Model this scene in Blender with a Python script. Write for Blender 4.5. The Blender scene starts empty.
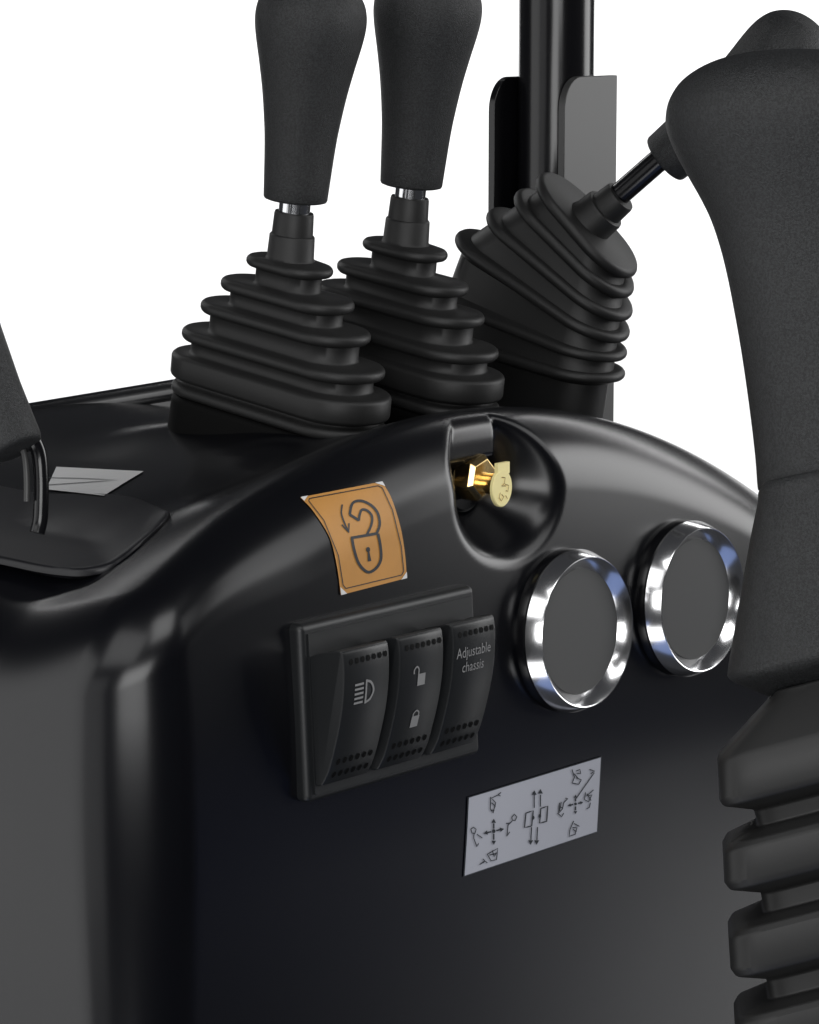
import bpy, bmesh, math, random
import numpy as np
from mathutils import Vector
from mathutils.bvhtree import BVHTree

random.seed(4)
S = 0.0005            # one drawing unit = half a millimetre
scene = bpy.context.scene
COL = scene.collection

# ------------------------------------------------------------------ camera
YAW, PITCH, FOC = math.radians(50), math.radians(9.5), 3200.0
F = np.array([math.sin(YAW)*math.cos(PITCH), math.cos(YAW)*math.cos(PITCH), -math.sin(PITCH)])
R = np.array([math.cos(YAW), -math.sin(YAW), 0.0])
U = np.cross(R, F)
CAM = -3200.0*F
cd = bpy.data.cameras.new('camera')
cam = bpy.data.objects.new('camera', cd)
COL.objects.link(cam)
cam.location = Vector(CAM*S)
cam.rotation_euler = Vector(F).to_track_quat('-Z', 'Y').to_euler()
cd.sensor_fit = 'VERTICAL'
cd.sensor_height = 24
cd.lens = 24*FOC/1024
cd.clip_start = 0.05
cd.clip_end = 60
scene.camera = cam

def ray(px, py):
    return F*FOC + R*(px-409.5) + U*(512-py)
def on_axis(px, py, axis, v):
    r = ray(px, py); t = (v-CAM[axis])/r[axis]
    return CAM + t*r
def at_depth(px, py, d):
    return CAM + ray(px, py)*d/FOC

# ------------------------------------------------------------------ world and lamps
w = bpy.data.worlds.new('World'); scene.world = w; w.use_nodes = True
w.node_tree.nodes['Background'].inputs[0].default_value = (0.66, 0.68, 0.74, 1)
w.node_tree.nodes['Background'].inputs[1].default_value = 0.05
scene.view_settings.view_transform = 'Standard'
scene.view_settings.look = 'None'
scene.view_settings.exposure = 0
scene.view_settings.gamma = 1
scene.view_settings.use_curve_mapping = False
scene.render.engine = 'CYCLES'

def lamp(name, pos, target, sx, sy, power, col=(1, 1, 1)):
    l = bpy.data.lights.new(name, 'AREA'); l.shape = 'RECTANGLE'
    l.size = sx; l.size_y = sy; l.energy = power; l.color = col
    o = bpy.data.objects.new(name, l); COL.objects.link(o)
    o.location = Vector(pos)
    o.rotation_euler = (Vector(target)-Vector(pos)).to_track_quat('-Z', 'Y').to_euler()
    return o
# unseen soft boxes, added and aimed to shape reflections and gradients (metres)
def softbox(name, d, dist, sx, sy, radiance, col=(1, 1, 1), target=(.1, 0, -.05)):
    d = np.array(d, float); d /= np.linalg.norm(d); t = np.array(target, float)
    return lamp(name, t+d*dist, t, sx, sy, radiance*math.pi*sx*sy, col)
softbox('softbox_side', (-.76, .64, .02), 1.9, 1.3, 2.4, 1.3, target=(-.19, .1, -.12))
softbox('softbox_corner', (-.985, .12, -.05), 1.9, .9, 1.5, .7, target=(-.15, .05, -.15))
softbox('softbox_right', (.88, -.45, .20), 2.2, 1.0, 1.2, 4.5, target=(.15, 0, -.02))
softbox('softbox_high', (.47, -.62, .52), 2.4, 1.5, 1.1, 1.8)
softbox('softbox_low', (.93, -.38, -.50), 2.2, .8, .5, 1.15)
softbox('softbox_top', (-.45, -.85, 1.2), 2.0, 1.0, .9, 3.4)
softbox('softbox_key', (-.76, -.62, .10), 2.3, 1.5, .9, 5.0)
softbox('softbox_left', (-.80, -.10, .62), 1.9, 1.4, .9, 1.7)
softbox('softbox_left_low', (-.75, -.12, -.75), 1.9, 1.5, .7, 2.0)
softbox('softbox_navy', (.70, -.68, -.36), 2.2, .9, .6, .06, (.06, .2, 1))  # added dim blue box, tints the lower front panel navy
softbox('softbox_cool', (-.25, -.42, -.88), 1.6, 1.2, .8, 0.4, (.35, .5, 1))

# ------------------------------------------------------------------ materials
def mat(name, color, rough=0.5, metal=0.0, spec=0.5, bump=0.0, bscale=900, mottle=0.0, mscale=60, aniso=0.0, rvar=0.0, coat=0.0, tight=.15, bdist=.0004):
    m = bpy.data.materials.new(name); m.use_nodes = True
    nt = m.node_tree; b = nt.nodes['Principled BSDF']
    b.inputs['Base Color'].default_value = (*color, 1)
    b.inputs['Roughness'].default_value = rough
    b.inputs['Metallic'].default_value = metal
    b.inputs['Specular IOR Level'].default_value = spec
    b.inputs['Coat Weight'].default_value = coat
    b.inputs['Coat Roughness'].default_value = 0.1
    tc = nt.nodes.new('ShaderNodeTexCoord')
    if bump:
        n = nt.nodes.new('ShaderNodeTexNoise'); n.inputs['Scale'].default_value = bscale
        n.inputs['Detail'].default_value = 3
        bp = nt.nodes.new('ShaderNodeBump'); bp.inputs['Strength'].default_value = bump
        bp.inputs['Distance'].default_value = bdist
        nt.links.new(tc.outputs['Object'], n.inputs['Vector'])
        nt.links.new(n.outputs['Fac'], bp.inputs['Height'])
        nt.links.new(bp.outputs['Normal'], b.inputs['Normal'])
    if mottle:
        n2 = nt.nodes.new('ShaderNodeTexNoise'); n2.inputs['Scale'].default_value = mscale
        n2.inputs['Detail'].default_value = 6; n2.inputs['Roughness'].default_value = .7
        cr = nt.nodes.new('ShaderNodeValToRGB')
        cr.color_ramp.elements[0].position = .5-tight; cr.color_ramp.elements[1].position = .5+tight
        cr.color_ramp.elements[0].color = (*[c*(1-mottle) for c in color], 1)
        cr.color_ramp.elements[1].color = (*[min(1, c*(1+mottle)) for c in color], 1)
        nt.links.new(tc.outputs['Object'], n2.inputs['Vector'])
        nt.links.new(n2.outputs['Fac'], cr.inputs['Fac'])
        nt.links.new(cr.outputs['Color'], b.inputs['Base Color'])
    if rvar:
        n3 = nt.nodes.new('ShaderNodeTexNoise'); n3.inputs['Scale'].default_value = 9
        mr = nt.nodes.new('ShaderNodeMapRange')
        mr.inputs['To Min'].default_value = rough-rvar; mr.inputs['To Max'].default_value = rough+rvar
        nt.links.new(tc.outputs['Object'], n3.inputs['Vector'])
        nt.links.new(n3.outputs['Fac'], mr.inputs['Value'])
        nt.links.new(mr.outputs['Result'], b.inputs['Roughness'])
    return m
M = dict(
    body=mat('black_body_paint', (.002, .0022, .0035), .25, spec=.5, rvar=.02),
    plate=mat('black_deck_plate', (.008, .008, .010), .35, spec=.4),
    rubber=mat('black_rubber', (.0145, .0145, .0145), .5, spec=.4, bump=.12, bscale=2500),
    grip=mat('grained_black_plastic', (.016, .017, .018), .5, spec=.5, bump=.9, bscale=1700, mottle=.5, mscale=950, tight=.045, bdist=.0007),
    rocker=mat('black_switch_plastic', (.009, .010, .011), .42, spec=.5, bump=.08, bscale=2500),
    gloss=mat('gloss_black_tube', (.004, .004, .005), .2, spec=.5),
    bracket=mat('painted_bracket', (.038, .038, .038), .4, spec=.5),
    steel=mat('bright_steel', (.75, .76, .78), .12, metal=1),
    chrome=mat('polished_chrome', (.92, .92, .93), .17, metal=1),
    insert=mat('grey_insert', (.075, .075, .075), .6, spec=.4),
    brass=mat('brass', (.85, .62, .28), .22, metal=1),
    brasspale=mat('pale_brass', (1, .88, .42), .45, metal=0),
    orange=mat('orange_vinyl', (.52, .25, .06), .45, spec=.4, mottle=.05, mscale=40),
    white=mat('white_vinyl', (.7, .7, .7), .5),
    silver=mat('silver_vinyl', (.43, .44, .49), .45, spec=.5),
    label=mat('paper_label', (.62, .62, .62), .5),
    ink=mat('dark_ink', (.012, .016, .022), .5),
    blackhole=mat('black_recess', (.002, .002, .002), .6, spec=.1),
    printw=mat('white_print', (.22, .22, .22), .5),
    wall=mat('white_backdrop_cloth', (.9, .9, .9), .9, spec=0),
)

# ------------------------------------------------------------------ helpers
def arr(*a): return np.array(a, float)
class MB:
    """collects geometry (in drawing units) for one mesh, several material slots"""
    def __init__(s): s.v = []; s.f = []; s.m = []; s.mats = []
    def slot(s, name):
        if name not in s.mats: s.mats.append(name)
        return s.mats.index(name)
    def add(s, vs, fs, m):
        k = len(s.v); i = s.slot(m)
        s.v += [tuple(map(float, v)) for v in vs]
        s.f += [tuple(k+j for j in f) for f in fs]; s.m += [i]*len(fs)
    def loft(s, rings, m, cap0=True, cap1=True, closed=True):
        n = len(rings[0]); vs = [p for r in rings for p in r]; fs = []
        for a in range(len(rings)-1):
            for j in range(n if closed else n-1):
                k = (j+1) % n
                fs.append((a*n+j, a*n+k, (a+1)*n+k, (a+1)*n+j))
        if cap0: fs.append(tuple(range(n-1, -1, -1)))
        if cap1: fs.append(tuple((len(rings)-1)*n+j for j in range(n)))
        s.add(vs, fs, m)
    def lathe(s, base, axis, prof, m, n=64, cap0=True, cap1=True):
        axis = np.array(axis, float); axis /= np.linalg.norm(axis)
        t = arr(1, 0, 0) if abs(axis[0]) < .9 else arr(0, 1, 0)
        e1 = np.cross(axis, t); e1 /= np.linalg.norm(e1); e2 = np.cross(axis, e1)
        rings = [[base+axis*h+(e1*math.cos(a)+e2*math.sin(a))*r for a in np.linspace(0, 2*math.pi, n, endpoint=False)] for h, r in prof]
        s.loft(rings, m, cap0, cap1)
    def tube(s, pts, r, m, n=12, flat=1.0):
        pts = [np.array(p, float) for p in pts]; rings = []; e1 = None
        for i, p in enumerate(pts):
            d = pts[min(i+1, len(pts)-1)]-pts[max(i-1, 0)]; d /= np.linalg.norm(d)
            if e1 is None: e1 = np.cross(d, arr(1, .3, .2) if abs(d[0]) < .8 else arr(0, 0, 1))
            e1 = e1-d*(e1@d); e1 /= np.linalg.norm(e1); e2 = np.cross(d, e1)
            rings.append([p+e1*math.cos(a)*r+e2*math.sin(a)*r*flat for a in np.linspace(0, 2*math.pi, n, endpoint=False)])
        s.loft(rings, m)
    def box(s, lo, hi, m, fn=None):
        x0, y0, z0 = lo; x1, y1, z1 = hi
        vs = [arr(x, y, z) for x in (x0, x1) for y in (y0, y1) for z in (z0, z1)]
        if fn: vs = [fn(v) for v in vs]
        s.add(vs, [(0, 1, 3, 2), (4, 6, 7, 5), (0, 4, 5, 1), (2, 3, 7, 6), (0, 2, 6, 4), (1, 5, 7, 3)], m)
    def build(s, name, parent=None, origin=None, smooth=40, bevel=0, seg=3, fixn=True):
        o0 = np.array(origin if origin is not None else (parent['_o'] if parent is not None and '_o' in parent else (0, 0, 0)), float)
        me = bpy.data.meshes.new(name)
        me.from_pydata([tuple((np.array(v)-o0)*S) for v in s.v], [], s.f)
        for k in s.mats: me.materials.append(M[k])
        for p, i in zip(me.polygons, s.m): p.material_index = i; p.use_smooth = True
        if fixn:
            bm = bmesh.new(); bm.from_mesh(me); bmesh.ops.recalc_face_normals(bm, faces=bm.faces[:]); bm.to_mesh(me); bm.free()
        me.validate(); me.update()
        o = bpy.data.objects.new(name, me); COL.objects.link(o)
        if parent is not None: o.parent = parent; o['_o'] = tuple(o0)
        else: o.location = Vector(o0*S); o['_o'] = tuple(o0)
        if bevel:
            b = o.modifiers.new('bevel', 'BEVEL'); b.width = bevel*S; b.segments = seg; b.limit_method = 'ANGLE'; b.angle_limit = math.radians(35)
            b.harden_normals = True
        if smooth < 180: me.set_sharp_from_angle(angle=math.radians(smooth))
        return o
def thing(name, label, cat, origin, group=None):
    o = bpy.data.objects.new(name, None); COL.objects.link(o)
    o.location = Vector(np.array(origin, float)*S); o['_o'] = tuple(map(float, origin))
    o.empty_display_size = .02
    o['label'] = label; o['category'] = cat
    if group: o['group'] = group
    return o
def sstep(t, a, b):
    t = min(1, max(0, (t-a)/(b-a))); return t*t*(3-2*t)
def spline(pts, n):
    pts = [np.array(p, float) for p in pts]; P = [2*pts[0]-pts[1]]+pts+[2*pts[-1]-pts[-2]]; out = []
    for i in range(1, len(P)-2):
        for k in range(n):
            t = k/n; a, b, c, d = P[i-1], P[i], P[i+1], P[i+2]
            out.append(.5*((2*b)+(c-a)*t+(2*a-5*b+4*c-d)*t*t+(3*b-a-3*c+d)*t**3))
    out.append(pts[-1]); return out

# ------------------------------------------------------------------ backdrop (lit white cloth far behind)
bd = MB()
cen = CAM + F*11000
fh = arr(math.sin(YAW), math.cos(YAW), 0)
W_, ztop, zbot = 3600, 620, -4200
gx, gz = np.linspace(-W_, W_, 25), np.linspace(zbot, ztop, 13)
cen = arr(*(CAM[:2]+fh[:2]*11500), 0)
for sgn in (0,):
    vs = [cen+R*x+arr(0, 0, z)+CAM[2]*arr(0, 0, 1)*0 + fh*(-(x/W_)**2*500) for z in gz for x in gx]
    fs = [(j*25+i, j*25+i+1, (j+1)*25+i+1, (j+1)*25+i) for j in range(12) for i in range(24)]
    bd.add(vs, fs, 'wall')
bo = bd.build('backdrop', None, origin=cen, smooth=180)
bo['kind'] = 'structure'
for sx in (-1, 1):
    p = (cen+R*sx*3300-fh*3300+arr(0, 0, 2600))*S
    lamp('backdrop_lamp', p, (cen+arr(0, 0, -1300)+R*sx*600)*S, 2.0, 2.0, 95)  # unseen lamps added to wash the backdrop white

# ------------------------------------------------------------------ console body
XL, XR, YB, RC = -393.0, 900.0, 700.0, 84.0
def arch(x): return 86-5.2e-4*(x-170)**2
def Zd(x, y):
    D = (32+30*sstep(x, -260, 0))*sstep(y, 50, 240)+24*sstep(y, 260, 460)
    mound = 14*sstep(x, 0, 150)*(1-sstep(x, 430, 560))*sstep(y, 120, 220)*(1-sstep(y, 460, 560))
    return arch(x)-D+mound+.06*max(0, y-200)
def rfil(x): return 56+36*sstep(x, -300, -120)
def inset(z):
    # wall drafts back towards the top, tucks in slightly at the bottom
    if z > -150: return .075*(z+150)+3.0
    if z > -350:
        t = (z+350)/200; return 3.0-.075*(200*(1-t)) + (.075+.05)*200*(1-t)**2/2
    return 3.0-.075*200+.125*100 + .05*(-350-z)
def plan():
    P = []
    for y in np.linspace(YB, RC, 60)[:-1]: P.append((arr(XL, y), arr(-1, 0)))
    for a in np.linspace(0, math.pi/2, 28):
        P.append((arr(XL+RC-RC*math.cos(a), RC-RC*math.sin(a)), arr(-math.cos(a), -math.sin(a))))
    xs = list(np.linspace(XL+RC, 50, 50))[1:]+list(np.arange(53, 310, 3))+list(np.linspace(314, XR-60, 60))
    for x in xs: P.append((arr(x, 0), arr(0, -1)))
    for a in np.linspace(0, math.pi/2, 10)[1:]:
        P.append((arr(XR-60+60*math.sin(a), 60-60*math.cos(a)), arr(math.sin(a), -math.cos(a))))
    for y in np.linspace(60, YB, 20)[1:]: P.append((arr(XR, y), arr(1, 0)))
    return P
KX, KZ = 180.0, 0.0
def pocket(x, z):
    dz = z-KZ
    dz = dz*.62 if dz > 0 else dz*1.13
    r = math.hypot((x-KX), dz*1.08)
    r *= 1-.08*sstep(z, 0, 40)*sstep(KX-x, 0, 40)
    cap = 84-30*sstep(z, 8, 30)*(1-sstep(x-KX, 22, 44))
    return min(cap, 84-max(0, r-34)*1.42)
def smax(a, b, k=20.0):
    h = max(k-abs(a-b), 0)/k
    return max(a, b)+h*h*k*.25
def carve(v):
    x, y, z = v
    if 60 < x < 330 and y < 140 and z > -130:
        return arr(x, smax(y, pocket(x, z)), z)
    return v
pl = plan()
wallz = np.concatenate([np.linspace(-1500, -400, 12)[:-1], np.linspace(-400, -260, 14)[:-1]])
rows = []
for (P, n) in pl:
    col = []
    r = rfil(P[0]) if n[1] < 0 else 56
    p0 = P - n*(inset(0)+0)
    ztop = -100.0
    for _ in range(6): ztop = Zd(*(P-n*inset(ztop))) - r
    for z in wallz:
        q = P-n*inset(z); col.append(arr(q[0], q[1], z))
    for z in np.linspace(-260, ztop, 64):
        q = P-n*inset(z); col.append(arr(q[0], q[1], z))
    i0 = inset(ztop)
    for ph in np.linspace(0, math.pi/2, 36)[1:]:
        q = P-n*(i0+r*(1-math.cos(ph))+.075*r*math.sin(ph))
        col.append(arr(q[0], q[1], Zd(*q)-r*(1-math.sin(ph))))
    i1 = i0+r*1.075; q1 = P-n*i1
    sp = arr(min(max(P[0], XL+330), XR-330), 350.0)
    if n[1] < -.5 or n[0] != 0:
        pass
    for t in np.linspace(0, 1, 50)[1:]:
        q = q1*(1-t)+sp*t
        col.append(arr(q[0], q[1], Zd(*q)))
    rows.append([carve(v) for v in col])
body = MB()
nc = len(rows[0])
vs = [v for r_ in rows for v in r_]
fs = [(i*nc+k, (i+1)*nc+k, (i+1)*nc+k+1, i*nc+k+1) for i in range(len(rows)-1) for k in range(nc-1)]
# rear half of the deck and rear wall
rear = []
ys = np.linspace(350, YB-2, 30)
body.add(vs, fs, 'body')
rows2 = []
for x in np.linspace(XL+56, XR-56, 60):
    c = [arr(x, y, Zd(x, y)-0.3) for y in ys]+[arr(x, YB-1, -1500)]
    rows2.append(c)
n2 = len(rows2[0])
body.add([v for c in rows2 for v in c], [(i*n2+k, (i+1)*n2+k, (i+1)*n2+k+1, i*n2+k+1) for i in range(len(rows2)-1) for k in range(n2-1)], 'body')
console = thing('control_console', 'glossy black arched control console carrying the rocker switches, chrome rings, key lock and stickers', 'control console', (160, 300, -500))
shell = body.build('console_body', console, smooth=60)
BV = BVHTree.FromPolygons([Vector(v) for v in body.v], [f for f in body.f])
def drape(px, py, lift=1.0):
    d = ray(px, py); h = BV.ray_cast(Vector(CAM), Vector(d).normalized())
    if h[0] is None: return None
    n = np.array(h[1]); n = n if n@d < 0 else -n
    return np.array(h[0])+n*lift

# rear rail of the deck
rl = MB()
for yy, rr in ((705, 15),):
    pts = [arr(x, yy, 20+.02*(x-150)) for x in np.linspace(-420, 640, 30)]
    rl.tube(pts, rr, 'body', n=20)
rl.add([(-420, 680, -60), (640, 680, -60), (640, 694, 24), (-420, 694, 18), (-420, 712, -60), (640, 712, -60), (640, 712, 24), (-420, 712, 18)], [(0, 1, 2, 3), (3, 2, 6, 7), (4, 7, 6, 5), (0, 3, 7, 4), (1, 5, 6, 2)], 'body')
rl.build('rear_rail', console)

# ------------------------------------------------------------------ deck plate on the left
def plate():
    c = [(-299, 640), (-299, 135), (-205, 135), (-120, 215), (-110, 640)]
    # rounded outline
    out = []
    R_ = [0, 42, 60, 60, 0]
    for i, (p, r) in enumerate(zip(c, R_)):
        p = arr(*p)
        if r == 0: out.append(p); continue
        a = arr(*c[i-1])-p; a /= np.linalg.norm(a); b = arr(*c[(i+1) % 5])-p; b /= np.linalg.norm(b)
        for t in np.linspace(0, 1, 14):
            out.append((p+a*r)*(1-t)**2+2*p*t*(1-t)+(p+b*r)*t*t)
    res = []
    for i in range(len(out)):
        A, B = out[i], out[(i+1) % len(out)]; k = max(1, int(np.linalg.norm(B-A)/12))
        for j in range(k): res.append(A+(B-A)*j/k)
    return res
ol = plate()
pc = sum(ol)/len(ol)
mb = MB()
H = lambda q, h: arr(q[0], q[1], .35*Zd(q[0], q[1])+.65*(-44+.10*(q[0]+300)*1.0+.02*(q[1]-135))+h)
H0 = H
H = lambda q, h: arr(q[0], q[1], max(H0(q, h)[2], Zd(q[0], q[1])+h-5))
def shr(q, d): v = pc-q; return q+v/np.linalg.norm(v)*d
rings = [[H(shr(q, 16), -3) for q in ol], [H(shr(q, 1), 2.5) for q in ol], [H(q, 6) for q in ol], [H(shr(q, 1), 8.5) for q in ol], [H(shr(q, 4), 10) for q in ol]]
for t in np.linspace(.04, .97, 14): rings.append([H(q+(pc-q)*t, 10) for q in ol])
mb.loft(rings, 'plate')
plate_o = mb.build('deck_plate', console)
plate_o['label'] = 'thin raised black plate with rounded corner under the left lever'
PB = BVHTree.FromPolygons([Vector(v) for v in mb.v], mb.f)
def drape_plate(px, py, lift):
    d = Vector(ray(px, py)).normalized(); h = PB.ray_cast(Vector(CAM), d)
    if h[0] is None: return drape(px, py, lift)
    return np.array(h[0])+arr(0, 0, lift)

# ------------------------------------------------------------------ stickers
def quadmap(left, right, draper, nu=24, nv=24):
    """left/right: edges top->bottom as lists; returns f(u,v)->pixel"""
    L = spline([arr(*p) for p in left], 12); Rr = spline([arr(*p) for p in right], 12)
    def ev(c, t):
        x = t*(len(c)-1); i = min(int(x), len(c)-2); return c[i]+(c[i+1]-c[i])*(x-i)
    def f(u, v): return ev(L, v)*(1-u)+ev(Rr, v)*u
    return f
def sheet(mb, f, draper, u0, u1, v0, v1, lift, m, nu=24, nv=24):
    vs = [draper(*f(u, v), lift) for v in np.linspace(v0, v1, nv+1) for u in np.linspace(u0, u1, nu+1)]
    mb.add(vs, [(j*(nu+1)+i, j*(nu+1)+i+1, (j+1)*(nu+1)+i+1, (j+1)*(nu+1)+i) for j in range(nv) for i in range(nu)], m)
def stroke(mb, P2, wd, place, m, closed=False):
    """flat ribbon along 2D pts P2, place(x,y)->3D"""
    P2 = [arr(*p) for p in P2]
    if closed: P2 = P2+[P2[0]]
    Q = []
    for i in range(len(P2)-1):
        a, b = P2[i], P2[i+1]; k = 2
        for j in range(k): Q.append(a+(b-a)*j/k)
    Q.append(P2[-1]); A = []; B = []
    for i, q in enumerate(Q):
        d = Q[min(i+1, len(Q)-1)]-Q[max(i-1, 0)]
        if closed and i in (0, len(Q)-1): d = Q[1]-Q[-2]
        d = d/(np.linalg.norm(d)+1e-9); nn = arr(-d[1], d[0])
        A.append(place(*(q+nn*wd/2))); B.append(place(*(q-nn*wd/2)))
    n = len(A)
    mb.add(A+B, [(i, i+1, n+i+1, n+i) for i in range(n-1)], m)
def blob(mb, P2, place, m):
    c = sum(arr(*p) for p in P2)/len(P2)
    mb.add([place(*p) for p in P2]+[place(*c)], [(i, (i+1) % len(P2), len(P2)) for i in range(len(P2))], m)

# orange padlock sticker
fo = quadmap([(300, 498), (313, 512), (329, 538), (336.5, 568), (340, 595)], [(381.5, 482), (391, 499), (400, 528), (404.5, 556), (406, 578)], drape)
mb = MB()
sheet(mb, fo, drape, 0, 1, 0, 1, 1.0, 'orange', 28, 28)
for (u, v, du, dv) in ((0, 0, 1, 1), (1, 0, -1, 1), (0, 1, 1, -1), (1, 1, -1, -1)):      # worn white corners
    tri = [(u, v), (u+du*.09, v), (u, v+dv*.075)]
    mb.add([drape(*fo(*t), 1.6) for t in tri], [(0, 1, 2)], 'white')
pp = lambda px, py: drape(px, py, 1.6)
Z8 = lambda x, y: (270+x/5.12, 460+y/5.12)
Z9 = lambda x, y: (330+x/8.533, 480+y/8.533)
# printed border
bl = []
for u, v in [(.08, .05), (.5, .05), (.92, .05), (.955, .09), (.955, .35), (.955, .65), (.955, .91), (.92, .95), (.5, .95), (.08, .95), (.045, .91), (.045, .65), (.045, .35), (.045, .09)]:
    bl.append(fo(u, v))
den = []
for i in range(len(bl)):
    a, b = bl[i], bl[(i+1) % len(bl)]; den += [a+(b-a)*k/6 for k in range(6)]
stroke(mb, den, .9, pp, 'ink', True)
def Z9s(l, n=6): return spline([Z9(*p) for p in l], n)
stroke(mb, Z9s([(390, 455), (415, 380), (400, 290), (350, 225), (270, 185), (205, 190), (175, 225), (160, 300)]), 2.6, pp, 'ink')
stroke(mb, [Z9(160, 298), Z9(240, 350)], 2.6, pp, 'ink')
stroke(mb, Z9s([(238, 350), (245, 300), (265, 258), (310, 265), (348, 310), (345, 380), (305, 470)]), 2.4, pp, 'ink')
stroke(mb, [Z9(170, 497), Z9(400, 455)], 2.8, pp, 'ink')
stroke(mb, Z9s([(178, 497), (195, 590), (230, 700), (280, 765), (330, 785), (390, 745), (425, 670), (420, 560), (400, 458)]), 2.8, pp, 'ink')
blob(mb, [Z9(315+18*math.cos(a), 593+22*math.sin(a)) for a in np.linspace(0, 6.28, 12, endpoint=False)], pp, 'ink')
blob(mb, [Z9(*p) for p in ((311, 600), (324, 600), (343, 690), (313, 695))], pp, 'ink')
stroke(mb, Z9s([(97, 215), (90, 290), (115, 370), (152, 450)]), 1.6, pp, 'ink')
stroke(mb, [Z9(92, 385), Z9(152, 450), Z9(153, 372)], 1.4, pp, 'ink')
o = mb.build('warning_sticker', console, smooth=180, fixn=False); o['label'] = 'orange sticker with open padlock pictogram and white corners'

# silver function sticker
fs_ = quadmap([(467, 797), (465, 837), (462.5, 877)], [(601, 756), (599, 795), (597, 832)], drape)
mb = MB()
sheet(mb, fs_, drape, 0, 1, 0, 1, 1.0, 'ink', 12, 12)
sheet(mb, fs_, drape, .008, .992, .012, .985, 1.3, 'silver', 12, 12)
ps = lambda px, py: drape(px, py, 2.2)
Zs = lambda x, y: (450+x/4.818, 740+y/4.818)
def L(pts, wd=1.0, closed=False): stroke(mb, [Zs(*p) for p in pts], wd, ps, 'ink', closed)
def arrowh(tip, d, s=13):
    d = arr(*d); d /= np.linalg.norm(d); n = arr(-d[1], d[0]); t = arr(*tip)
    blob(mb, [Zs(*q) for q in (t, t-d*s+n*s*.55, t-d*s-n*s*.55)], ps, 'ink')
for cx, cy in ((203, 437), (597, 306)):
    e = 1 if cx < 300 else .75
    blob(mb, [Zs(cx+9*e*math.cos(a), cy+10*e*math.sin(a)) for a in np.linspace(0, 6.28, 8, endpoint=False)], ps, 'ink')
    for d, ln in (((0, -1), 60*e), ((0, 1), 66*e), ((-1, .22), 50*e), ((1, -.22), 50*e)):
        dd = arr(*d); c = arr(cx, cy)
        L([c+dd*12, c+dd*ln*.62], 1.5); arrowh(c+dd*ln, dd, 20*e)
for x in (398, 428): L([(x, 325+(398-x)*.2), (x, 262)], 1.1); arrowh((x, 240-(x-398)*.2), (0, -1), 22)
for x in (385, 414): L([(x, 418), (x-3, 480)], 1.1); arrowh((x-4, 503), (0, 1), 22)
L([(358, 350), (393, 338), (386, 412), (351, 420)], 1.3, True)
L([(430, 328), (463, 316), (458, 390), (424, 398)], 1.3, True)
blob(mb, [Zs(393+7*math.cos(a), 372+10*math.sin(a)) for a in np.linspace(0, 6.28, 8, endpoint=False)], ps, 'ink')
blob(mb, [Zs(425+7*math.cos(a), 364+10*math.sin(a)) for a in np.linspace(0, 6.28, 8, endpoint=False)], ps, 'ink')
# little bucket / arm pictograms
for g in ([(188, 272), (186, 330), (200, 350), (212, 300), (192, 278), (225, 262), (238, 250)], [(190, 335), (206, 338)],
          [(222, 262), (236, 268)],
          [(92, 428), (105, 418), (118, 428), (112, 448), (98, 446), (92, 428)], [(108, 448), (106, 470), (122, 512), (130, 495)], [(122, 452), (148, 470)],
          [(290, 370), (302, 355), (314, 368), (306, 386), (292, 384), (290, 370)], [(292, 388), (272, 408), (266, 462), (280, 440)], [(262, 400), (284, 398)],
          [(172, 548), (190, 580), (216, 574), (222, 520), (172, 548)], [(182, 552), (214, 545)], [(196, 530), (205, 560), (216, 540)], [(135, 598), (160, 580), (172, 590)], [(150, 570), (160, 580), (150, 592)],
          [(580, 140), (592, 178), (580, 205), (612, 212), (625, 190), (600, 180)], [(600, 148), (618, 140), (622, 160), (602, 158)],
          [(688, 155), (600, 280)], [(664, 140), (690, 148), (670, 160)],
          [(520, 300), (516, 350), (534, 330), (540, 300), (560, 280), (548, 278)], [(510, 350), (530, 368), (540, 350)], [(518, 318), (536, 326)], [(528, 296), (520, 340)], [(652, 256), (672, 290)], [(584, 428), (602, 440)], [(192, 300), (212, 318)], [(590, 160), (612, 186)],
          [(645, 250), (640, 285), (660, 296), (676, 262), (650, 268), (684, 238)], [(650, 330), (664, 322), (668, 300)],
          [(588, 388), (570, 430), (566, 462), (596, 452), (604, 420), (582, 420)], [(590, 400), (616, 414)]):
    L(g, .95)
o = mb.build('function_sticker', console, smooth=180, fixn=False); o['label'] = 'silver rectangular sticker with lever function pictograms and arrows'

# pale label on the deck plate
fl = quadmap([(56.5, 468), (51, 480), (46, 490.5)], [(144, 472.5), (124, 484.5), (104, 497)], drape_plate)
mb = MB()
sheet(mb, fl, drape_plate, 0, 1, 0, 1, 1.5, 'label', 8, 8)
Z7 = lambda x, y: (x/3.276, 330+y/3.276)
stroke(mb, [Z7(150, 490), Z7(260, 492), Z7(388, 498), Z7(260, 507), Z7(158, 514)], .5, lambda a, b: drape_plate(a, b, 2.3), 'ink')
o = mb.build('deck_label', console, smooth=180, fixn=False); o['label'] = 'small pale label with thin line drawing on the deck plate'

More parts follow.
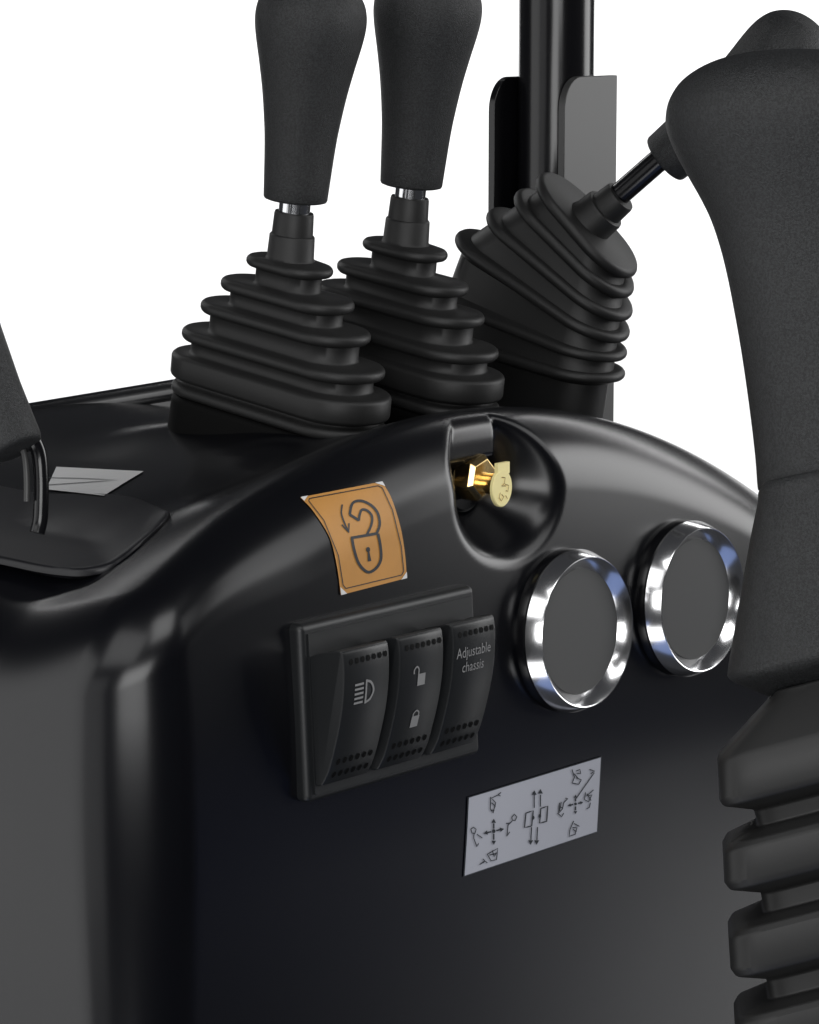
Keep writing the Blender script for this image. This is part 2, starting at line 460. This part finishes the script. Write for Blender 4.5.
# ------------------------------------------------------------------ switch panel
def front(z): return inset(z)
def lean(v): return arr(v[0], v[1]+front(v[2]), v[2])
mb = MB()
mb.box((-172, -14, -264), (97, 20, -88), 'rocker', lean)
bz = mb.build('switch_panel', console, bevel=7, seg=4)
bz['label'] = 'black rectangular bezel holding three rocker switches'
fr = MB(); fr.box((-162, -15.2, -256), (88, -10, -98), 'rocker', lean)
prof = [(-117, -20), (-110.5, -44), (-110, -49), (-114, -51.5), (-130, -53), (-155, -52), (-180, -48), (-205, -41.5), (-228, -34), (-240, -28), (-246, -24), (-249, -14)]
def yprof(z):
    pz = [p[0] for p in prof][::-1]; py = [p[1] for p in prof][::-1]
    return float(np.interp(z, pz, py))
fine = spline([arr(*p) for p in prof[2:-1]], 6)
fine = [arr(*prof[0]), arr(*prof[1])]+fine+[arr(*prof[-1])]
def ypf(z):
    pz = [p[0] for p in fine][::-1]; py = [p[1] for p in fine][::-1]
    return float(np.interp(z, pz, py))
def text_mesh(mb, txt, size, cx, cz, place, m, squash=.8, line=1.0):
    cu = bpy.data.curves.new('t', 'FONT'); cu.body = txt; cu.size = size; cu.align_x = 'CENTER'; cu.space_line = line
    cu.resolution_u = 3
    ob = bpy.data.objects.new('t', cu); COL.objects.link(ob)
    bpy.context.view_layer.update()
    dg = bpy.context.evaluated_depsgraph_get(); me = ob.evaluated_get(dg).to_mesh()
    vs = [place(cx+v.co.x*squash, cz+v.co.y) for v in me.vertices]
    mb.add(vs, [tuple(p.vertices) for p in me.polygons], m)
    ob.evaluated_get(dg).to_mesh_clear()
    bpy.data.objects.remove(ob); bpy.data.curves.remove(cu)
labs = ['rocker switch marked with a headlight symbol, left of the row', 'rocker switch marked with open and closed padlocks, middle of the row', 'rocker switch marked Adjustable chassis, right of the row']
for i, x0 in enumerate((-160, -77, 6)):
    x1 = x0+68
    mb = MB()
    def sec(x, s_): return [arr(x, y*s_[0]+s_[1], z) for z, y in fine]
    back = lambda x: [arr(x, -6, -252), arr(x, -6, -122)]
    cols = []
    for x, dy, dz in ((x0, 3.0, 0), (x0+.8, 1.2, 0), (x0+3, 0, 0), (x1-3, 0, 0), (x1-.8, 1.2, 0), (x1, 3.0, 0)):
        cols.append([arr(x, min(-6, y+dy), z) for z, y in fine]+back(x))
    mb.loft(cols, 'rocker')
    pr = lambda x, z, l=.7: arr(x, ypf(z)-l, z)
    def dot(x, z, rx=2.9, rz=3.3):
        blob(mb, [(x+rx*math.cos(a), z+rz*math.sin(a)) for a in np.linspace(0, 6.28, 12, endpoint=False)], pr, 'blackhole')
    for k in range(7): dot(x0+10+k*8.4, -121, 2.6, 3)
    for k in range(6):
        dot(x0+9+k*9.6, -222); dot(x0+9+k*9.6, -236)
    cx = x0+31
    if i == 0:
        for k in range(5):
            z = -145+k*-4.6
            stroke(mb, [(cx-16, z), (cx-3, z)], 2.2, pr, 'printw')
        stroke(mb, spline([(cx+1, -143), (cx+8, -146), (cx+12, -154), (cx+8, -162), (cx+1, -165)], 6), 2.4, pr, 'printw')
        stroke(mb, [(cx+1, -142), (cx+1, -166)], 2.4, pr, 'printw')
    if i == 1:
        for (zz, op) in ((-150, 1), (-194, 0)):
            blob(mb, [(cx-4, zz), (cx+7.5, zz), (cx+7.5, zz-12), (cx-4, zz-12)], pr, 'printw')
            if op: stroke(mb, spline([(cx-3, zz), (cx-3, zz+5), (cx-6, zz+8), (cx-10, zz+5), (cx-10, zz+1)], 4), 1.6, pr, 'printw')
            else: stroke(mb, spline([(cx-2.5, zz), (cx-2.5, zz+3), (cx+1.5, zz+5.5), (cx+5.5, zz+3), (cx+5.5, zz)], 4), 1.6, pr, 'printw')
    if i == 2:
        text_mesh(mb, 'Adjustable\nchassis', 15.5, cx, -145, pr, 'printw', .83, 1.0)
    rk = mb.build('rocker_switch', bz, smooth=35); rk['label'] = labs[i]
fo2 = fr.build('switch_recess', bz)

# ------------------------------------------------------------------ chrome rings
def ring(cx, cz, lab):
    ax = arr(0, -1, .055); ax /= np.linalg.norm(ax); y0 = front(cz)
    base = arr(cx, y0+13, cz)
    t = MB(); t.lathe(base, ax, [(-12, 88), (14, 88), (19, 87), (24, 85), (24.1, 70)], 'gloss', 96)
    RS = 1.055
    t.lathe(base, ax, [(h_, r_*RS) for h_, r_ in [(22, 82), (25.5, 83.2), (26.5, 82.8), (41.5, 77), (42.4, 76.2), (42.2, 75.4), (30.5, 63.5), (29, 63)]], 'chrome', 128, True, False)
    o = t.build('chrome_ring', console, smooth=28); o['label'] = lab
    t = MB(); t.lathe(base, ax, [(20, 67.5), (30.5, 67.5), (31, 67), (31.1, 0.5)], 'insert', 96)
    t.build('ring_insert', o)
ring(264, -163, 'chrome ring around grey disc, nearer the rocker switches')
ring(478, -160, 'chrome ring around grey disc, beside the large joystick')

# ------------------------------------------------------------------ brass lock in the pocket
ax = arr(.03, -1, .02); ax /= np.linalg.norm(ax)
kb = arr(179, 78, 2)
lk = MB()
lk.lathe(kb, ax, [(-4, 33), (4, 33), (6, 30)], 'gloss', 48)
lk.lathe(kb, ax, [(6, 17), (14, 17)], 'brass', 48)
def hexr(h, r, rot=.3): return [kb+ax*h+arr(-3, 0, 6)+arr(math.cos(a), 0, math.sin(a))*r for a in [rot+k*math.pi/3 for k in range(6)]]
lk.loft([hexr(6, 21), hexr(8, 25), hexr(28, 25), hexr(33, 20)], 'brass')
lo = lk.build('ignition_lock', console, smooth=30, bevel=.8, seg=2); lo['label'] = 'brass hexagonal lock barrel sunk in the round pocket'
kf = MB()
kc = kb+ax*50+arr(2, 0, -1)
kf.lathe(kb, ax, [(30, 11), (49, 11)], 'brass', 24)
def oval(h, g):
    P = []
    for a in np.linspace(0, 2*math.pi, 40, endpoint=False):
        x, z = (16.5-g)*math.cos(a), (20-g)*math.sin(a)-3
        P.append(kc+ax*h+arr(x, 0, z))
    return P
kf.loft([oval(-2.5, 1), oval(-1.5, 0), oval(1.5, 0), oval(2.5, 1)], 'brasspale')
kf.box(kc+arr(-8, -2.2, 12), kc+arr(12, 2.2, 24), 'brasspale')
kp = lambda x, z: kc+ax*3.2+arr(x, 0, z-3)
for g in ([(-3, 12), (3, 11), (2, 5), (-3, 3), (4, 2)], [(3, 4), (9, 2), (8, -4), (4, -3)], [(-5, -4), (-7, -9), (-3, -13), (1, -9), (-3, -6)], [(4, -8), (7, -12)]):
    stroke(kf, g, .9, kp, 'brass')
ko = kf.build('key_head', lo, smooth=30); ko['label'] = 'pale brass oval key head with engraved marks'

# ------------------------------------------------------------------ levers
def stad(c, e1, e2, a, w_, n=56):
    out = []; w_ = min(w_, a-.01)
    for t in np.linspace(0, 2*math.pi, n, endpoint=False):
        x, y = w_*math.cos(t), w_*math.sin(t)
        x += (a-w_) if math.cos(t) > 0 else -(a-w_)
        out.append(c+e1*x+e2*y)
    return out
def flange(fl_prev):
    pass
AX = arr(0, -.124, 1); AX /= np.linalg.norm(AX)
E1 = arr(0, 1, .145); E1 /= np.linalg.norm(E1); E2 = arr(1, 0, 0)
KNOB = [(0, 31), (1, 34), (3, 35), (60, 38.7), (90, 42), (120, 46.5), (148, 52), (171, 57), (186, 59.6), (198, 60.3), (209, 59), (219, 55.5), (230, 47.5), (239, 36), (245, 22), (248, 8), (248.3, 1)]
def smooth_prof(p, k=4):
    q = spline([arr(*v) for v in p[2:]], k); return [tuple(v) for v in [arr(*p[0]), arr(*p[1])]+q]
def lever(x0, y0, z0, label, grp):
    B = arr(x0, y0, z0)
    t = thing('control_lever', label, 'control lever', B, grp)
    fl_ = [(-8, 142, 57, 6.5), (18, 145, 58, 14), (54, 134, 53, 6.5), (89, 111, 47, 6.5), (119, 86, 40, 6.5), (151, 53, 34, 6)]
    rings = []
    def ad(s_, a, w_): rings.append(stad(B+AX*s_, E1, E2, a, w_))
    ad(-14, 125, 46)
    for i, (s_, a, w_, h) in enumerate(fl_):
        lo_ = s_-h
        if i == 0: ad(lo_-2, a-12, w_-10)
        else:
            ad(fl_[i-1][0]+fl_[i-1][3]+.8, a-10, w_-8); ad(fl_[i-1][0]+fl_[i-1][3]+3, a-12, w_-10)
            ad(lo_-2, a-12, w_-10); ad(lo_-.3, a-10, w_-8)
        for ang in (-85, -60, -35, -12, 12, 35, 60, 85):
            q = math.radians(ang); rr = min(6, h)
            ad(s_+(h-rr)*(1 if ang > 0 else -1)+rr*math.sin(q), a-rr+rr*math.cos(q), w_-rr+rr*math.cos(q))
    for s_, r in ((158.5, 27.5), (161, 26), (184, 25), (185.5, 24), (186, 22.8), (208, 21.8), (210.5, 21), (211, 19)):
        ad(s_, r, r-.1)
    m = MB(); m.loft(rings, 'rubber'); m.build('rubber_boot', t, smooth=50)
    m = MB(); m.lathe(B, AX, [(205, 17.5), (228, 17.5)], 'steel', 40); m.build('rod', t)
    m = MB(); m.lathe(B+AX*223, AX, smooth_prof(KNOB), 'grip', 72); m.build('knob', t, smooth=50)
    return t
lv = lever(180, 341, 66, 'upright black lever with conical knob, nearest the orange padlock sticker', 'short levers with knobs')
for dx_, dy_, dz_ in ((0, 0, 0), (163, -28, 9)):
    B_ = arr(180+dx_, 341+dy_, 66+dz_)
    m = MB(); m.loft([stad(B_+AX*s_, E1, E2, a_, w_) for s_, a_, w_ in ((-80, 144, 60), (-22, 140, 58), (-17, 139, 57), (-14.5, 137, 55), (-14, 130, 52))], 'blackhole')
    m.build('boot_mount', console, smooth=50)
def copy_thing(src, shift, label):
    r = src.copy(); COL.objects.link(r); r.location = src.location+Vector(shift)*S
    r['_o'] = tuple(np.array(src['_o'])+np.array(shift)); r['label'] = label
    for ch in list(src.children):
        c = ch.copy(); COL.objects.link(c); c.parent = r
    return r
copy_thing(lv, (163, -28, 9), 'upright black lever with conical knob, between the first lever and the post')

# ------------------------------------------------------------------ tilted lever behind
t3 = thing('control_lever', 'black lever tilted far forward on a fanned bellows in front of the post', 'control lever', (545, 260, 60), 'short levers with knobs')
FL = [((448, 330), (616, 379), 545, 55, 6), ((447, 290), (616, 359), 548, 55, 6), ((469, 231), (617, 341), 553, 55, 6.5), ((500, 209), (620, 320), 560, 54, 6.5), ((527, 190), (622, 297), 568, 54, 7), ((548, 174), (626, 277), 577, 56, 7)]
planes = []
for A, B, X0, w_, h in FL:
    a3, b3 = on_axis(*A, 0, X0), on_axis(*B, 0, X0)
    planes.append([(a3+b3)/2, (a3-b3), w_, h])
d_ = arr(math.sin(math.radians(51))*math.sin(math.radians(15)), -math.sin(math.radians(51))*math.cos(math.radians(15)), math.cos(math.radians(51)))
rings = []
info = []
for i, (c, v, w_, h) in enumerate(planes):
    k = i/5.0
    e2 = arr(1, .0, 0)*(1-k)+arr(math.cos(math.radians(15)), math.sin(math.radians(15)), 0)*k
    ln = np.linalg.norm(v); e1 = v/ln; e1 = e1-e2*(e1@e2)/(e2@e2); e1 /= np.linalg.norm(e1); e2 = e2/np.linalg.norm(e2)
    nrm = np.cross(e2, e1); nrm = nrm if nrm[2] > 0 else -nrm
    info.append((c, e1, e2, nrm, ln/2, w_, h))
c, e1, e2, nrm, a, w_, h = info[0]
rings.append(stad(c+arr(0, -8, -160), E1, E2, 75, 40)); rings.append(stad(c-nrm*12+arr(0, -4, 0), e1, e2, a-22, w_-18))
for i, (c, e1, e2, nrm, a, w_, h) in enumerate(info):
    rr = h
    for ang in (-85, -55, -25, 0, 25, 55, 85):
        q = math.radians(ang)
        rings.append(stad(c+nrm*rr*math.sin(q), e1, e2, a-rr+rr*math.cos(q), w_-rr+rr*math.cos(q)))
    if i < len(info)-1:
        c2, f1, f2, n2_, a2, w2, h2 = info[i+1]
        for t in (.18, .5, .82):
            cc = c*(1-t)+c2*t; g1 = e1*(1-t)+f1*t; g1 /= np.linalg.norm(g1); g2 = e2*(1-t)+f2*t; g2 /= np.linalg.norm(g2)
            rings.append(stad(cc, g1, g2, (a*(1-t)+a2*t)-14, (w_*(1-t)+w2*t)-13))
cT = info[-1][0]; nT = info[-1][3]
m = MB()
m.loft(rings, 'rubber')
cb = cT+nT*4
m.lathe(cb, d_, [(-6, 31), (2, 29.5), (6, 28), (24, 27), (27, 26), (28, 22), (48, 20.5), (51, 19.5), (51.5, 12)], 'rubber', 48)
m.build('rubber_boot', t3, smooth=50)
m = MB(); m.lathe(cb+U*3+R*1, d_+U*.03, [(40, 13.5), (145, 13.5)], 'gloss', 32); m.build('rod', t3)
m = MB(); kn = [(h*.95, r*.9) for h, r in smooth_prof(KNOB)]
m.lathe(cb+d_*114+U*4+R*4, d_, kn, 'grip', 72); m.build('knob', t3, smooth=50)

# ------------------------------------------------------------------ left lever (at the photo's edge)
tl = thing('side_lever', 'black lever at the left edge, standing on the deck plate by the pale label', 'control lever', (-210, 240, -10))
pb = on_axis(16, 449, 1, 215.0)
top = on_axis(-68, 268, 1, 330.0)
dax = top-pb; dax /= np.linalg.norm(dax)
m = MB(); m.lathe(pb, dax, [(h, r*1.0) for h, r in [(-2, 18), (-1, 24), (1, 26.5), (5, 28), (60, 31), (120, 37), (171, 46), (200, 49), (222, 45), (240, 28), (245, 5)]], 'grip', 56)
m.build('knob', tl, smooth=50)
m = MB()
pts = [on_axis(x, y, 1, yy) for x, y, yy in ((22, 430, 214), (33, 440, 212), (39, 455, 210), (41, 478, 208), (41, 500, 207), (40, 520, 207), (37, 533, 207))]
m.tube(spline(pts, 6), 7.5, 'gloss', 16)
m.tube(spline([p+arr(-14, 5, 0) for p in pts[:-2]], 6), 3.2, 'bracket', 12)
m.build('bent_rod', tl)

# ------------------------------------------------------------------ support post with brackets
xp, yp = 790, 430
post = thing('support_post', 'tall round gloss black post with two flat bracket plates behind the levers', 'post', (xp, yp, -200))
pr_ = 1/.862
cxp = on_axis(554.5, 300, 1, yp)[0]
m = MB(); m.lathe(arr(cxp, yp, -300), arr(0, 0, 1), [(0, 47.5), (1400, 47.5)], 'gloss', 72, True, True); m.build('post_tube', post)
for s_, lab in ((-1, 'grey lit bracket plate in front of the tube'), (1, 'bracket plate behind the tube, its shade put in as gloss black')):
    yy = yp+s_*49
    z1 = on_axis(616, 75, 1, yp-49)[2] if s_ < 0 else on_axis(500, 77, 1, yp+49)[2]
    xa = on_axis(560.5 if s_ < 0 else 491, 200, 1, yy)[0]; xb = on_axis(613, 200, 1, yp-49)[0]
    if s_ > 0: xb = xa+100
    out = []
    for a in np.linspace(0, math.pi/2, 14): out.append((xa+34-34*math.cos(a), z1-42+42*math.sin(a)))
    out += [(xb, z1), (xb, -300), (xa, -300)]
    m = MB(); m.loft([[arr(x, yy-5, z) for x, z in out], [arr(x, yy+5, z) for x, z in out]], 'bracket' if s_ < 0 else 'gloss')  # rear plate's shade is put into a blacker material
    o = m.build('bracket_plate', post, smooth=30, bevel=1.2, seg=2); o['label'] = lab

# ------------------------------------------------------------------ large joystick in front
JD = 2890.0
sc = JD/FOC
FJ = ray(716, 660); FJ /= np.linalg.norm(FJ)
RJ = np.cross(FJ, arr(0, 0, 1)); RJ /= np.linalg.norm(RJ); UJ = np.cross(RJ, FJ)
def section(px, py, hw, tilt, expo, depth, n=96):
    """ring whose left silhouette point is seen at (px,py); hw = half width, tilt = lean of the section"""
    b = RJ*math.cos(tilt)+UJ*math.sin(tilt); c = at_depth(px, py, JD)+b*hw*sc; out = []
    for a in np.linspace(0, 2*math.pi, n, endpoint=False):
        ca, sa = math.cos(a), math.sin(a)
        x = math.copysign(abs(ca)**(2/expo), ca)*hw*sc; y = math.copysign(abs(sa)**(2/expo), sa)*hw*sc*depth
        out.append(c+b*x-FJ*y)
    return out
def body_of(m, specs, expo, depth, matn, n=4):
    sp = spline(specs, n) if n > 1 else [arr(*q) for q in specs]
    m.loft([section(q[0], q[1], max(q[2], .5), q[3], expo, depth) for q in sp], matn)
tj = thing('joystick', 'large grained black joystick grip on a ribbed rubber bellows at the right edge', 'joystick', at_depth(900, 1180, JD))
m = MB()
G = [(800, 52, 2, -.02), (780, 52.2, 22, -.02), (757, 54, 47, -.02), (725, 60, 80, -.02), (701, 69, 104, -.02), (681, 83, 124, -.01), (669.5, 100, 135, 0), (665.5, 117, 139, 0), (667, 132, 137, 0), (676, 154, 128, 0), (688, 176, 118, .01), (701, 199, 108, .02),
     (711, 220, 100, .03), (720, 247, 94, .05), (727, 275, 90, .07), (733, 305, 88, .09), (741, 350, 86, .12), (749, 405, 85, .15), (755, 455, 86, .19), (757.5, 487, 87, .21), (759.5, 489.5, 85, .21)]
body_of(m, G, 2.2, .7, 'grip'); m.build('grip', tj, smooth=60)
m = MB()
G = [(764, 484, 80, .21), (758.5, 492, 86, .21), (757.5, 503, 87, .21), (751, 535, 94, .22), (743, 580, 104, .23), (736, 620, 114, .24), (731, 650, 122, .25), (728, 668, 127, .255), (728, 677, 127, .26), (735, 683, 121, .26), (750, 689, 106, .26), (768, 696, 88, .262)]
body_of(m, G, 3.2, .78, 'grip'); m.build('grip_collar', tj, smooth=50)
m = MB()
edge_boot = [(775, 690), (771, 697), (720, 753), (717.5, 760), (719, 796), (723, 802), (753, 806), (757, 822), (727, 838), (722.5, 846), (724, 876), (729, 883), (760, 887), (763, 906), (732, 921), (728, 929), (730, 960), (735, 967), (765, 971), (768, 990), (738, 1005), (734, 1013), (737, 1048), (742, 1055), (770, 1058), (774, 1076), (745, 1090), (740, 1098), (745, 1140), (775, 1145), (780, 1180)]
m.loft([section(x, y, 868+(y-600)*.05-x, .28, 11.0, .85, 160) for x, y in edge_boot], 'rubber'); m.build('rubber_bellows', tj, smooth=32, bevel=2.2, seg=3)

for o in list(bpy.data.objects):
    if '_o' in o: del o['_o']
